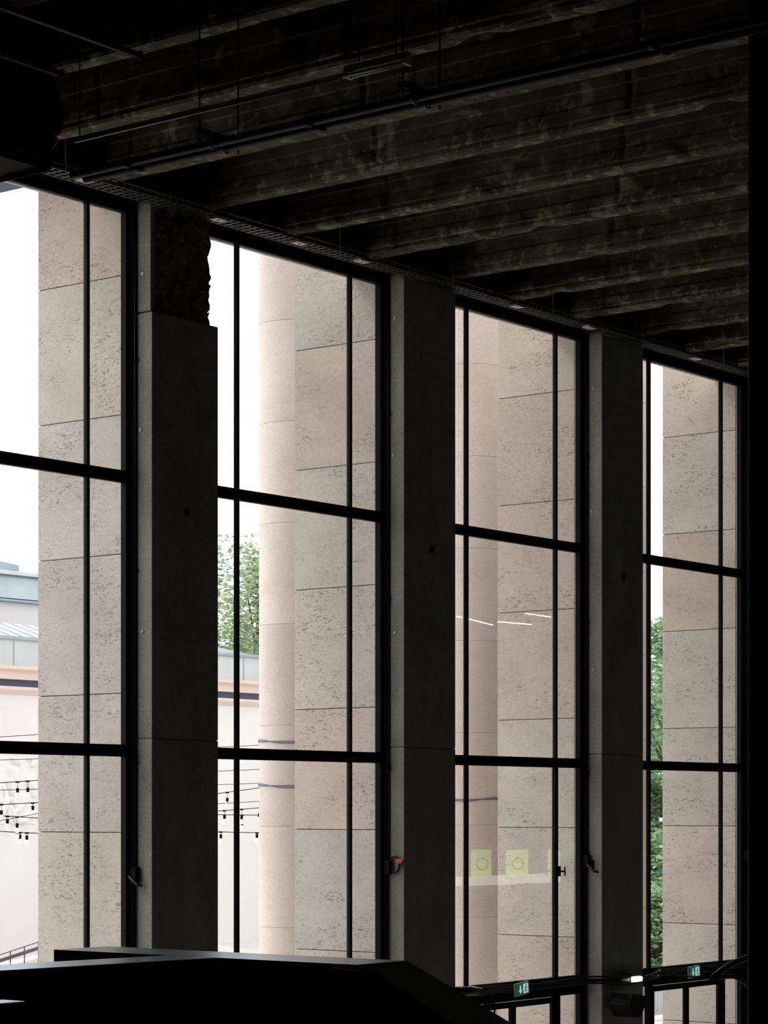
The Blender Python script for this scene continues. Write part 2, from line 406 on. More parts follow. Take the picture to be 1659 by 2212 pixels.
# casement handle on the third window (small T seen against the stone)
q = pv(1211, 1882, 18.27)
w3 = wins[3]
bm = B(); tube(bm, [(q.x, 18.31, q.z), (q.x, 18.2, q.z)], .012); tube(bm, [(q.x, 18.2, q.z - .06), (q.x, 18.2, q.z + .06)], .010); box(bm, q.x - .02, q.x + .02, 18.28, 18.30, q.z - .07, q.z + .07)
child('casement_handle', bm, M['frame'], w3)
# exterior lintels
for i in range(1, 6):
    child('outer_lintel', box(B(), FACE[i] - BAY + PW + .004, FACE[i] - .004, 18.501, 18.82, CZ + 6.665, CZ + 9.5), M['travertine'], wins[i])
# ------------------------------------------------------------------ conduits on the reveals
lab = {1: 'thin dark conduit running down the side of the broken-topped pillar', 2: 'thin dark conduit ending above the orange plug',
       3: 'thin dark conduit beside the third window, above a small bracket', 4: 'thin dark conduit beside the fourth window, at far right'}
for i in (1, 2, 3, 4):
    x, y = FACE[i] - .018, D + .235
    c = empty('conduit', (x, y, CZ - .62), label=lab[i], cat='pipe', group='conduits on the pillars')
    child('pipe', tube(B(), [(x, y, CZ - .62), (x, y, CZ + 6.62)], .016), M['pipe'], c)
    for zz in (CZ + .5, CZ + 2.6, CZ + 4.9): child('pipe_clip', box(B(), x - .024, x + .017, y - .028, y + .028, zz, zz + .03), M['dark'], c)
    child('end_box', box(B(), x - .05, x + .017, y - .05, y + .05, CZ - .80, CZ - .62, .006), M['dark'], c)
# cable coil with orange plug
q = ps(850, 1868, FACE[2] - .05)
co = empty('cable_coil', (FACE[2], q.y, q.z), label='coil of black cable with an orange plug, right of the second window', cat='cable')
for r_, dx in ((.105, 0), (.095, .014), (.085, -.01)):
    pts = [(FACE[2] - .03 + dx * .5, q.y + dx + r_ * .8 * math.cos(a * math.pi / 12), q.z + r_ * math.sin(a * math.pi / 12)) for a in range(25)]
    child('cable_loop', tube(B(), pts, .008, 6), M['cable'], co)
q2 = ps(865, 1861, FACE[2] - .03)
bm = B(); bmesh.ops.create_cone(bm, cap_ends=True, segments=12, radius1=.034, radius2=.02, depth=.09, matrix=Matrix.Translation((FACE[2] - .036, q2.y, q2.z)) @ Matrix.Rotation(math.pi / 2, 4, 'X'))
tag(child('plug', bm, M['orange'], co), label='orange plug')
# plastic handle-like clip left of the first pillar and bracket at third
for i, (px, py), lb in ((1, (288, 1893), 'black cable clamp low on the side of the broken-topped pillar'), (3, (1276, 1868), 'small black bracket low on the pillar side right of the third window')):
    q = ps(px, py, FACE[i] - .04)
    b = empty('bracket', (FACE[i], q.y, q.z), label=lb, cat='bracket')
    child('mount', box(B(), FACE[i] - .02, FACE[i] - .001, q.y - .03, q.y + .03, q.z - .06, q.z + .06, .004), M['dark'], b)
    child('arm', tube(B(), [(FACE[i] - .02, q.y, q.z + .03), (FACE[i] - .09, q.y + .02, q.z), (FACE[i] - .05, q.y - .06, q.z - .09), (FACE[i] - .05, q.y - .13, q.z - .10)], [.012, .014, .02, .016]), M['cable'], b)
# ------------------------------------------------------------------ outside: colonnade
RC = .585; CV = 23.62; CS = [28.39 + BAY * (n - 2) for n in range(0, 8)]
clab = ['round pink column behind the leftmost pillar', 'round stone column hidden behind the first stone pier', 'pale round column beside the pier in the second window',
        'round column with blue strap, filling the left of the third window', 'round column glimpsed as a bright sliver left in the fourth window', 'round column behind the fourth pier',
        'round column far right of the colonnade', 'last round column of the colonnade']
ztop = CZ + 9.5
for n, s in enumerate(CS):
    c = empty('round_column', (s, CV, 0), label=clab[n], cat='column', group='outdoor colonnade')
    child('column_core', lathe(B(), [(RC - .01, 0), (RC - .01, ztop - .01)], (s, CV, 0), 40), M['rubble'], c)
    z = [0] + [j for j in JZ if .3 < j < ztop] + [ztop]
    for a, b in zip(z[:-1], z[1:]):
        e = .006
        child('column_drum', lathe(B(), [(RC - .006, a + .001), (RC, a + e), (RC, b - e), (RC - .006, b - .001)], (s, CV, 0), 56, True), M['column'], c)
tag(obj('architrave', box(B(), CS[0] - 1, CS[-1] + 1, CV - .65, CV + .65, ztop, ztop + 1.3, .01), M['travertine']),
    label='stone architrave carried by the round columns outside', cat='beam')
# cross beam seen at the top left corner of the first window
q0 = 18.95
cb = empty('canopy_beam', (q0, 18.89, CZ + 7.0), label='grey beam crossing the top left corner of the first window', cat='beam')
child('shaded_soffit', box(B(), q0 - .33, q0, 18.89, CV - .66, CZ + 7.0, CZ + 7.05), M['dark_blue'], cb)  # shade on the underside put into its dark colour, beside the sky-lit pale side
child('side_board', box(B(), q0 - .33, q0 - .02, 18.89, CV - .66, CZ + 7.051, CZ + 7.9, .01), M['zinc_pale'], cb)
child('bracket_post', box(B(), q0 - .30, q0 - .05, CV - .9, CV - .661, CZ + 7.901, ztop + .4), M['zinc_pale'], cb)
# ------------------------------------------------------------------ string lights
VW = CV + .46
def festoon(name, pa, pb, nA, nB, bulbs, label, sag=.05, r=.006, group='festoon wires between the columns', v=VW):
    """pa, pb: pixels that the wire passes; the wire is stretched between abscissae sA and sB"""
    hc = math.sqrt(RC ** 2 - (v - CV) ** 2) - .004
    sA, sB = CS[nA] + hc, CS[nB] - hc
    A, Bp = pv(*pa, v), pv(*pb, v)
    k = (Bp.z - A.z) / (Bp.x - A.x)
    mid = (A.x + Bp.x) / 2
    zf = lambda s: A.z + k * (s - A.x) + sag * (((s - mid) / (sB - sA)) ** 2) * 2
    e = empty(name, (sA, v, zf(sA)), label=label, cat='lights' if bulbs else 'wire', group=None if bulbs else group)
    child('wire', tube(B(), [(sA + (sB - sA) * i / 14, v, zf(sA + (sB - sA) * i / 14)) for i in range(15)], r, 5), M['dark'], e)
    for (bx, by) in bulbs:
        p = pv(bx, by, v); wz = zf(p.x); br = .036
        bm = B(); lathe(bm, [(.003, .062), (.008, .062), (.02, .058), (.022, .04), (.018, 0), (.014, -.004)], (p.x, v, p.z), 8)
        so = child('socket', bm, M['dark'], e)
        if wz > p.z + .07:
            child('drop_wire', tube(B(), [(p.x, v, p.z + .06), (p.x, v, wz)], .004, 4), M['dark'], e)
            child('wire_clip', box(B(), p.x - .03, p.x + .03, v - .008, v + .008, wz - .016, wz + .008), M['dark'], e)
        bm = B(); bmesh.ops.create_uvsphere(bm, u_segments=12, v_segments=8, radius=br, matrix=Matrix.Translation((p.x, v, p.z - br)) @ Matrix.Diagonal((1, 1, 1.12, 1)))
        for f_ in bm.faces: f_.smooth = True
        child('bulb', bm, M['bulb'], e)
    return e
c0, c1, c2, c4, c5 = 0, 1, 2, 4, 5
festoon('light_string', (0, 1691), (78, 1686), c0, c1, [(38, 1712), (60, 1711)], 'light string with two large bulbs, topmost in the first window')
festoon('light_string', (0, 1738), (78, 1734), c0, c1, [(3, 1760), (71, 1750)], 'light string with two spread-out bulbs, second down in the first window', v=VW + .03)
festoon('light_string', (0, 1762), (78, 1767), c0, c1, [(16, 1779), (37, 1788)], 'light string with two close bulbs, third down in the first window', v=VW + .06)
festoon('light_string', (0, 1796), (78, 1800), c0, c1, [(36, 1801), (43, 1812), (58, 1814)], 'lowest light string with three bulbs in the first window', v=VW + .09)
festoon('light_string', (473, 1714), (560, 1702), c1, c2, [(491, 1732)], 'light string with one bulb, tied to the column in the second window')
festoon('light_string', (473, 1752), (560, 1745), c1, c2, [(485, 1769), (522, 1770)], 'light string with two bulbs, middle one in the second window', v=VW + .03)
festoon('light_string', (473, 1760), (560, 1761), c1, c2, [(523, 1783), (560, 1765)], 'light string with a bulb touching the column edge in the second window', v=VW + .06)
festoon('light_string', (473, 1797), (560, 1799), c1, c2, [(477, 1811), (555, 1810)], 'lowest light string with two bulbs in the second window', v=VW + .09)
festoon('light_string', (1403, 1748), (1430, 1747), c4, c5, [(1428, 1766)], 'light string with one bulb against the foliage in the fourth window')
for a, b, s0, s1, l in (((0, 1592), (78, 1587), c0, c1, 'dark wire, highest in the first window, above the lower bar'), ((0, 1642), (78, 1639), c0, c1, 'dark wire just under the lower bar of the first window'),
                     ((0, 1707), (78, 1705), c0, c1, 'dark wire between the two upper light strings in the first window'), ((0, 1773), (78, 1758), c0, c1, 'dark wire rising to the right among the bulbs in the first window'),
                     ((473, 1666), (560, 1662), c1, c2, 'dark wire below the lower bar in the second window'), ((473, 1695), (560, 1692), c1, c2, 'dark wire just above the topmost bulb string in the second window'),
                     ((473, 1736), (560, 1731), c1, c2, 'dark wire under the first bulb of the second window'), ((473, 1614), (560, 1610), c1, c2, 'dark wire directly above the lower bar in the second window'),
                     ((1403, 1669), (1430, 1668), c4, c5, 'wire across the foliage below the lower bar of the fourth window')):
    festoon('wire_span', a, b, s0, s1, [], l, v=VW - .05, r=.0045)
def strap(n, h, nm, lb, v=0):
    bm = B(); z = CZ + h
    for dz in (0, .03):
        pts = [(CS[n] + (RC + .008) * math.cos(a * math.pi / 24), CV + (RC + .008) * math.sin(a * math.pi / 24), z + dz * math.sin(a * .4)) for a in range(49)]
        tube(bm, pts, .007, 5)
    tag(obj(nm, bm, M['strap']), label=lb, cat='strap')
strap(2, 1.04, 'column_strap', 'upper dark strap around the column in the second window')
strap(2, .37, 'column_strap', 'lower dark strap around the column in the second window')
strap(3, .18, 'column_strap', 'blue strap around the column in the third window')
# ------------------------------------------------------------------ far building
V1 = 60.0
def zf(x, y, v=V1): return pv(x, y, v).z
fb = empty('museum_wing', (55, V1, 0), label='pale pink building across the court with grey roofs', cat='building')
sL, sR = 40.0, 78.0
z_c0, z_c1 = zf(0, 1437), zf(0, 1466)
z_b1, z_b0 = zf(0, 1466), zf(0, 1482)
child('wall', box(B(), sL, sR, V1, V1 + 14, 0, z_b0 - .25), M['bgwall'], fb)
child('lower_cornice', prism(B(), [(V1 - .22, z_b0), (V1 - .22, z_b0 - .1), (V1 - .05, z_b0 - .25), (V1 + .5, z_b0 - .25), (V1 + .5, z_b0)], sL, sR, 'x'), M['cornice'], fb)
child('dark_band', box(B(), sL, sR, V1 + .05, V1 + 14, z_b0, z_b1), M['dark_blue'], fb)  # plain dark blue strip, set slightly back between the cornices
child('upper_cornice', prism(B(), [(V1 - .35, z_c1), (V1 - .1, z_b1), (V1 + .6, z_b1), (V1 + .6, z_c1), (V1 - .35, z_c1 - .02)][1:] if False else [(V1 - .15, z_b1), (V1 + 1, z_b1), (V1 + 1, z_c0), (V1 - .32, z_c0), (V1 - .32, z_c0 - .12), (V1 - .15, z_c0 - .2)], sL, sR, 'x'), M['cornice'], fb)
zp = zf(0, 1376)
child('roof_parapet', box(B(), sL, sR, V1 + .6, V1 + 1.2, z_c0, zp), M['zinc_pale'], fb)
for k in range(16):
    x = sL + .8 + 2.4 * k
    child('roof_seam', box(B(), x, x + .05, V1 + .585, V1 + .6, z_c0 + .05, zp - .03), M['zinc'], fb)
# gutter and standing seam roof
zr = zf(0, 1352, V1 + 3.2)
child('gutter', box(B(), sL, sR, V1 + .5, V1 + 1.3, zp, zp + .13, .02), M['zinc'], fb)
rf = child('seam_roof', prism(B(), [(V1 + 1.1, zp + .13), (V1 + 3.2, zr + .12), (V1 + 6, zr + .12), (V1 + 6, zp + .13)], sL, 66.5, 'x'), M['zinc_pale'], fb)
for k in range(44):
    x = sL + .6 * k + .1
    a = Vector((x, V1 + 1.1, zp + .14)); b = Vector((x, V1 + 3.2, zr + .13))
    child('roof_rib', tube(B(), [a, b], .02, 4), M['zinc'], fb)
bm = prism(B(), [(66.5, zp + .13), (66.5, zp + .62), (71.5, zp + .13)], V1 + 1.3, V1 + 6, 'y'); child('roof_slope', bm, M['zinc_pale'], fb)
# upper block seen only through the first window
V2 = 68.0
XB = pv(300, 1750, 68).x
ub = empty('roof_block', (52, V2, 0), label='higher blue-grey zinc roof block behind the pink wing', cat='building')
z0, z1, z2 = zf(0, 1352, V2), zf(0, 1299, V2), zf(0, 1240, V2 + 1)
child('block_wall', box(B(), 38, XB, V2, V2 + 8, 0, z1), M['bgwall'], ub)
child('eave', box(B(), 38, XB + .2, V2 - .25, V2 + 8, z1, z1 + .10, .02), M['zinc'], ub)
child('mansard', prism(B(), [(V2 - .2, z1 + .14), (V2 + 1, z2), (V2 + 8, z2), (V2 + 8, z1 + .14)], 38, XB, 'x'), M['zinc'], ub)
child('ridge_cap', box(B(), 38, XB + .2, V2 + .8, V2 + 8, z2, z2 + .15, .02), M['zinc_pale'], ub)
zz = zf(20, 1217, V2 + 2)
ce = pv(41, 1230, V2 + 2).x
child('roof_lantern', prism(B(), [(ce - 4, z2 + .1), (ce, z2 + .1), (ce, z2 + .55), (ce - .5, z2 + .6), (ce - 1.6, zz + .1), (ce - 3.2, zz + .15), (ce - 4, z2 + .6)], V2 + 2, V2 + 6, 'y'), M['zinc'], ub)
# relief
def relief():
    a, b = pv(-60, 1632, V1), pv(76, 1780, V1)
    bm = B(); nx, nzn = 96, 96; rows = []
    random.seed(3)
    caps = []
    for q in range(26):
        x = random.random(); z = random.random(); an = random.uniform(.6, 2.5); L = random.uniform(.10, .28)
        caps.append((x, z, x + math.cos(an) * L, z + math.sin(an) * L, random.uniform(.03, .07)))
    for i in range(nx + 1):
        r = []
        for j in range(nzn + 1):
            u, w_ = i / nx, j / nzn; h = 0
            for (x0, y0, x1, y1, rr) in caps:
                dx, dy = x1 - x0, y1 - y0; t = max(0, min(1, ((u - x0) * dx + (w_ - y0) * dy) / (dx * dx + dy * dy)))
                d = math.hypot(u - x0 - t * dx, w_ - y0 - t * dy)
                if d < rr: h = max(h, math.sqrt(1 - (d / rr) ** 2) * rr * 3.2)
            h += .03 * abs(noise.noise(Vector((u * 12, w_ * 12, 2))))
            ed = min(u, 1 - u, w_, 1 - w_) / .03
            h *= min(1, ed)
            r.append(bm.verts.new((a.x + (b.x - a.x) * u, V1 - .015 - h, b.z + (a.z - b.z) * w_)))
        rows.append(r)
    for i in range(nx):
        for j in range(nzn):
            f = bm.faces.new((rows[i][j], rows[i + 1][j], rows[i + 1][j + 1], rows[i][j + 1])); f.smooth = True
    o = child('stone_relief', bm, M['relief'], fb); tag(o, label='carved stone relief of draped forms')
relief()
# outdoor ramp with railing, seen low in the first window
V3 = 42.0
rp_ = empty('outdoor_ramp', (30, V3, 0), label='pale ramp wall with dark railing, low in the first window', cat='ramp')
a, b = pv(-40, 2100, V3), pv(200, 2040, V3)
child('ramp_wall', prism(B(), [(a.x, 0), (b.x, 0), (b.x, b.z), (a.x, a.z)], V3, V3 + .4, 'y'), M['cream'], rp_)
a2, b2 = pv(-40, 2088, V3 - .1), pv(200, 2010, V3 - .1)
child('rail', tube(B(), [a2, b2], .045), M['purple'], rp_)
a3, b3 = pv(-40, 2076, V3 - .1), pv(200, 1996, V3 - .1)
child('top_rail', tube(B(), [a3, b3], .012), M['purple'], rp_)
for k in range(9):
    p0 = a2.lerp(b2, k / 8); child('baluster', tube(B(), [(p0.x, p0.y, p0.z - .45), (p0.x, p0.y, p0.z + .13)], .016, 6), M['purple'], rp_)
cw = pv(473, 2040, 50); cw2 = pv(560, 2056, 50)
tag(obj('coping_wall', prism(B(), [(cw.x - 3, 0), (cw2.x + 3, 0), (cw2.x + 3, cw2.z - .4), (cw.x - 3, cw.z + .4)], 50, 50.5, 'y'), M['cream']), label='cream sloping wall top just above the parapet in the second window', cat='wall')
# ------------------------------------------------------------------ trees
def tree(name, base, top, cr, cz, ch, n, ls, lm, label, seed):
    random.seed(seed)
    t = empty(name, base, label=label, cat='tree')
    bx, by, _ = base
    bm = B(); tube(bm, [(bx, by, 0), (bx + .15, by, cz * .5), (bx - .1, by + .1, cz), (bx, by, top * .92)], [.35, .28, .2, .05], 8)
    blobs = []
    for q in range(34):
        a = random.random() * 6.283; rr = cr * math.sqrt(random.random()) * .8; z = cz + (random.random() * 2 - 1) * ch * .85
        k = math.sqrt(max(.05, 1 - ((z - cz) / ch) ** 2)); c = Vector((bx + rr * k * math.cos(a), by + rr * k * math.sin(a), z))
        blobs.append((c, random.uniform(.22, .42) * cr)); m_ = Vector((bx, by, cz * .75 + (z - cz) * .55))
        tube(bm, [m_, m_.lerp(c, .5) + Vector((0, 0, .2)), c], [.09, .05, .02], 5)
    child('trunk', bm, M['bark'], t)
    vs_, fs = [], []
    for q in range(n):
        c, r = random.choice(blobs)
        d = Vector((random.gauss(0, 1), random.gauss(0, 1), random.gauss(0, 1))).normalized() * r * (.55 + .5 * random.random())
        p = c + d - Vector(base); s = ls * random.uniform(.6, 1.3)
        R = Matrix.Rotation(random.random() * 6.28, 3, 'Z') @ Matrix.Rotation(random.uniform(-1.2, 1.2), 3, 'X')
        i0 = len(vs_)
        for co in ((-.5, 0, 0), (0, -.32, .06), (.5, 0, -.08), (0, .32, .06)): vs_.append(p + R @ (Vector(co) * s))
        fs.append((i0, i0 + 1, i0 + 2)); fs.append((i0, i0 + 2, i0 + 3))
    me = bpy.data.meshes.new('foliage'); me.from_pydata([tuple(v) for v in vs_], [], fs); me.materials.append(lm)
    o = bpy.data.objects.new('foliage', me); C.objects.link(o); o.parent = t; tag(o, kind='stuff')
p = pv(560, 1750, 74.0)
tree('plane_tree', (p.x, 74.0, 0), 16.2, 5.6, 11.6, 5.4, 36000, .26, M['leaf'], 'leafy tree behind the far building, in the second window', 5)
p = pv(1472, 1750, 42.0)
tree('broadleaf_tree', (p.x, 42.0, 0), 11.6, 3.4, 6.0, 5.7, 30000, .24, M['leaf2'], 'tall green tree in the narrow gap of the fourth window', 8)
p = pv(1345, 1750, 62.0)
tree('broadleaf_tree', (p.x, 62.0, 0), 11, 6.0, 5.7, 5.6, 30000, .34, M['leaf2'], 'dimmer tree farther back in the fourth window gap', 11)
p = pv(1420, 1750, 37.0)
tree('shrub', (p.x, 37.0, 0), 2.6, 1.6, 1.25, 1.2, 9000, .20, M['leaf2'], 'low green shrub at the foot of the trees in the fourth window', 21)
p0 = pv(1416, 2120, 30.0)
pf = empty('white_fence', (p0.x, 30, 0), label='pale fence panel outdoors, low at the left of the fourth window', cat='fence')
for k in range(9): child('slat', box(B(), p0.x - .5 + k * .14, p0.x - .4 + k * .14, 30, 30.03, .1, .85), M['zinc_pale'], pf)
child('rail', box(B(), p0.x - .6, p0.x + .9, 30.031, 30.07, .2, .27), M['zinc_pale'], pf); child('rail', box(B(), p0.x - .6, p0.x + .9, 30.031, 30.07, .7, .77), M['zinc_pale'], pf)
for dx in (-.6, .85): child('post', box(B(), p0.x + dx, p0.x + dx + .06, 30.03, 30.09, 0, .9), M['zinc_pale'], pf)
# dark folded sign outside the third window's doors
p0 = pv(1058, 2175, 20.6)
sg = empty('folding_sign', (p0.x, 20.6, 0), label='black sign with a white oval, outside at the bottom of the third window', cat='sign')
child('board', prism(B(), [(p0.x - .17, p0.z - .55), (p0.x + .10, p0.z - .62), (p0.x + .16, p0.z + .02), (p0.x + .02, p0.z + .20), (p0.x - .09, p0.z + .17)], 20.6, 20.64, 'y'), M['dark'], sg)
bm = B(); bmesh.ops.create_cone(bm, cap_ends=True, segments=20, radius1=.07, radius2=.07, depth=.01, matrix=Matrix.Translation((p0.x + .03, 20.592, p0.z - .09)) @ Matrix.Diagonal((.7, 1, 1.6, 1)) @ Matrix.Rotation(math.pi / 2, 4, 'X'))
child('oval', bm, M['plug_white'], sg)
child('stand', box(B(), p0.x - .05, p0.x + .05, 20.641, 20.70, 0, p0.z - .1), M['dark'], sg)
# ------------------------------------------------------------------ cable basket under the ceiling along the wall
ct = empty('cable_basket', (24, 17.86, CZ + 6.6), label='wire cable basket running along the top of the windows', cat='cable tray')
y0, y1, zt = 17.70, 17.94, CZ + 6.56
bm = B()
for yy, z_ in ((y0, zt), (y0 + .08, zt), (y0 + .16, zt), (y1, zt), (y0, zt + .06), (y1, zt + .06)): tube(bm, [(14.6, yy, z_), (34, yy, z_)], .006, 4)
child('long_wires', bm, M['metal'], ct)
bm = B()
for k in range(190):
    x = 14.65 + k * .102
    box(bm, x, x + .012, y0, y1, zt - .006, zt + .004); box(bm, x, x + .012, y0 - .005, y0 + .005, zt, zt + .06)
o = child('cross_wires', bm, M['metal'], ct); tag(o, kind='stuff')
for q in range(5):
    pts = []; yy = y0 + .04 + .04 * q
    for k in range(60):
        x = 14.6 + k * .33; pts.append((x, yy + .02 * math.sin(x * 1.3 + q * 2), zt + .02 + .015 * math.sin(x * 2.1 + q)))
    child('cable', tube(B(), pts, .011, 5), M['cable'], ct)
for k in range(9):
    x = 15.3 + 2.25 * k
    child('hanger', tube(B(), [(x, y0 - .01, zt), (x, y0 - .01, ZSL)], .006, 5), M['metal'], ct)
for px in (182, 470, 645, 780, 1115, 1272, 1502):
    q = pv(px, 500, 17.75)
    c = empty('clip_light', (q.x, 17.72, zt), label='small white junction box under the cable basket, above x', cat='junction box')
    c['label'] = {182: 'small white junction box under the cable basket, nearest the top left corner', 470: 'small white junction box beside the top of the broken pillar',
                  645: 'small white junction box above the middle of the second window', 780: 'small white junction box above the second window near its right end',
                  1115: 'small white junction box above the third window', 1272: 'small white junction box above the right end of the third window', 1502: 'small white junction box above the fourth window'}[px]
    c.name = 'junction_box'
    child('box', box(B(), q.x - .09, q.x + .09, y0 - .02, y0 + .10, zt - .035, zt - .007, .004), M['white'], c)
    child('cover_screw', box(B(), q.x - .01, q.x + .01, y0 + .03, y0 + .05, zt - .04, zt - .035), M['dark'], c)
# ------------------------------------------------------------------ pipes, luminaire and tracks under the ceiling
for s_, lb in ((14.86, 'dark ceiling pipe, nearer of the two on the trapeze hangers'), (15.02, 'dark ceiling pipe, farther of the two on the trapeze hangers')):
    z_ = CZ + 5.5
    e = empty('ceiling_pipe', (s_, 14, z_), label=lb, cat='pipe', group='ceiling pipes')
    child('pipe', tube(B(), [(s_, 4.0, z_), (s_, 14.9, z_)], .035, 10), M['pipe'], e)
    for yy in (6.2, 9.0, 12.2, 14.2): child('coupling', tube(B(), [(s_, yy, z_), (s_, yy + .07, z_)], .043, 10), M['pipe'], e)
for px, lb in ((475, 'trapeze hanger carrying the ceiling pipes, left one'), (912, 'trapeze hanger carrying the ceiling pipes, right one')):
    a_, b_ = ray(px); yy = b_ / a_ * 14.95; z_ = CZ + 5.54
    e = empty('trapeze_hanger', (14.94, yy, z_), label=lb, cat='hanger')
    child('bar', box(B(), 14.68, 15.2, yy - .03, yy + .03, z_, z_ + .05, .004), M['dark'], e)
    for s_ in (14.7, 15.18): child('rod', tube(B(), [(s_, yy, z_ - .06), (s_, yy, ZSL)], .008, 6), M['dark'], e)
    for s_ in (14.86, 15.02): child('pipe_ring', tube(B(), [(s_ + .046 * math.cos(a * .5236), yy, CZ + 5.5 + .046 * math.sin(a * .5236)) for a in range(13)], .008, 5), M['metal'], e)
# metal conduit, its lit reflection put in as white colour, and luminaire
z_ = CZ + 5.55; s_ = 14.25
e = empty('surface_conduit', (s_, 12.7, z_), label='thin shiny conduit running up to the fluorescent fitting', cat='pipe')
child('pipe', tube(B(), [(s_, 11.40, z_), (s_, 14.25, z_)], .014, 8), M['white'], e)
for yy in (14.2,): child('saddle', tube(B(), [(s_, yy, z_), (s_, yy, ZSL)], .006, 5), M['dark'], e)
e = empty('fluorescent_fitting', (s_, 11, z_), label='unlit white twin-tube fluorescent fitting under the ceiling beams', cat='lamp')
child('tray', prism(B(), [(s_ - .045, z_ + .02), (s_ + .045, z_ + .02), (s_ + .03, z_ + .075), (s_ - .03, z_ + .075)], 10.78, 11.37, 'y'), M['white'], e)
for dx in (-.028, .028): child('lamp_tube', tube(B(), [(s_ + dx, 10.80, z_), (s_ + dx, 11.35, z_)], .014, 8), M['plug_white'], e)
for yy in (10.785, 11.345): child('end_cap', box(B(), s_ - .05, s_ + .05, yy, yy + .02, z_ - .016, z_ + .02), M['white'], e)
for yy in (10.9, 11.25): child('suspension', tube(B(), [(s_, yy, z_ + .075), (s_, yy, ZSL)], .005, 5), M['dark'], e)
# tracks top left
for s1, yy, lb in ((14.0, 13.3, 'upper dark lighting track at the top left corner'), (13.96, 14.14, 'lower dark lighting track at the top left corner')):
    z_ = CZ + 6.0
    e = empty('lighting_track', (s1, yy, z_), label=lb, cat='track')
    child('rail', box(B(), 9.5, s1, yy - .025, yy + .025, z_, z_ + .045, .004), M['pipe'], e)
    child('end_cap', box(B(), s1, s1 + .03, yy - .03, yy + .03, z_ - .01, z_ + .055), M['dark'], e)
    for s_ in (10.2, 11.9): child('rod', tube(B(), [(s_, yy, z_ + .04), (s_, yy, ZSL)], .006, 5), M['dark'], e)
# ventilation duct
e = empty('ventilation_duct', (13, 15.3, CZ + 6), label='large black ventilation duct at the left under the ceiling', cat='duct')
child('duct_body', box(B(), 8.5, 14.55, 14.75, 16.0, CZ + 5.46, CZ + 6.5, .08), M['dark'], e)
for x in (10.5, 12.5, 14.4): child('duct_flange', box(B(), x, x + .05, 14.71, 16.04, CZ + 5.42, CZ + 6.54, .03), M['dark'], e)
pts = [(14.56 + .22 * math.sin(a * .26), 15.0, CZ + 5.62 + .75 * a / 12) for a in range(13)]
child('flexible_hose', tube(B(), pts, [.055 + .008 * (k % 2) for k in range(13)], 10), M['cable'], e)
for x in (9.5, 13.6): child('strap_hanger', box(B(), x, x + .03, 15.3, 15.33, CZ + 6.49, ZSL), M['dark'], e)
# ------------------------------------------------------------------ black foreground pillar (right)
a_, b_ = ray(1615); vb = 9.0; sb = vb / b_ * a_
e = empty('foreground_column', (sb + .5, vb - .5, 0), label='black square column cutting off the right edge of the view', cat='column')
child('shaft', box(B(), sb, sb + 1.0, vb - 1.0, vb, .25, CZ + 6.40, .01), M['dark'], e)
child('plinth', box(B(), sb - .0, sb + 1.0, vb - 1.0, vb, 0, .249), M['dark'], e)
child('capital', box(B(), sb, sb + 1.0, vb - 1.0, vb, CZ + 6.401, ZSL), M['dark'], e)
# ------------------------------------------------------------------ lintel cables, signs, lamp, loudspeaker
ce_ = empty('cable_bundle', (27, 17.9, CZ - 2.3), label='bundle of dark cables slung along the door heads of the third and fourth windows', cat='cable')
for q in range(5):
    pts = []
    for k in range(60):
        x = 24.84 + k * .131
        gap = 28.1 < x < 29.6
        z_ = CZ - 2.30 - .035 * q * .6 + .012 * math.sin(x * 3 + q * 1.7) - (.05 * math.sin((x - 28.1) / 1.5 * math.pi) if gap else 0)
        pts.append((x, 17.86 + .03 * (q % 3) + .012 * math.sin(x * 2.3 + q) + (0 if gap else .12), z_))
    child('cable', tube(B(), pts, .014, 6), M['cable'], ce_)
q = pv(1010, 2140, 17.95)
child('tape_wrap', tube(B(), [(q.x - .25, 17.96, CZ - 2.30), (q.x + .05, 17.96, CZ - 2.31), (q.x + .35, 17.96, CZ - 2.34)], [.05, .065, .05], 8), mat('glossy_tape', (.02, .022, .03), .15, 0, .6), ce_)
for s_ in (25.2, 26.7, 28.2, 29.9, 31.4): child('tie', tube(B(), [(s_, 18.0, CZ - 2.35), (s_, 18.29, CZ - 2.35)], .01, 5), M['dark'], ce_)
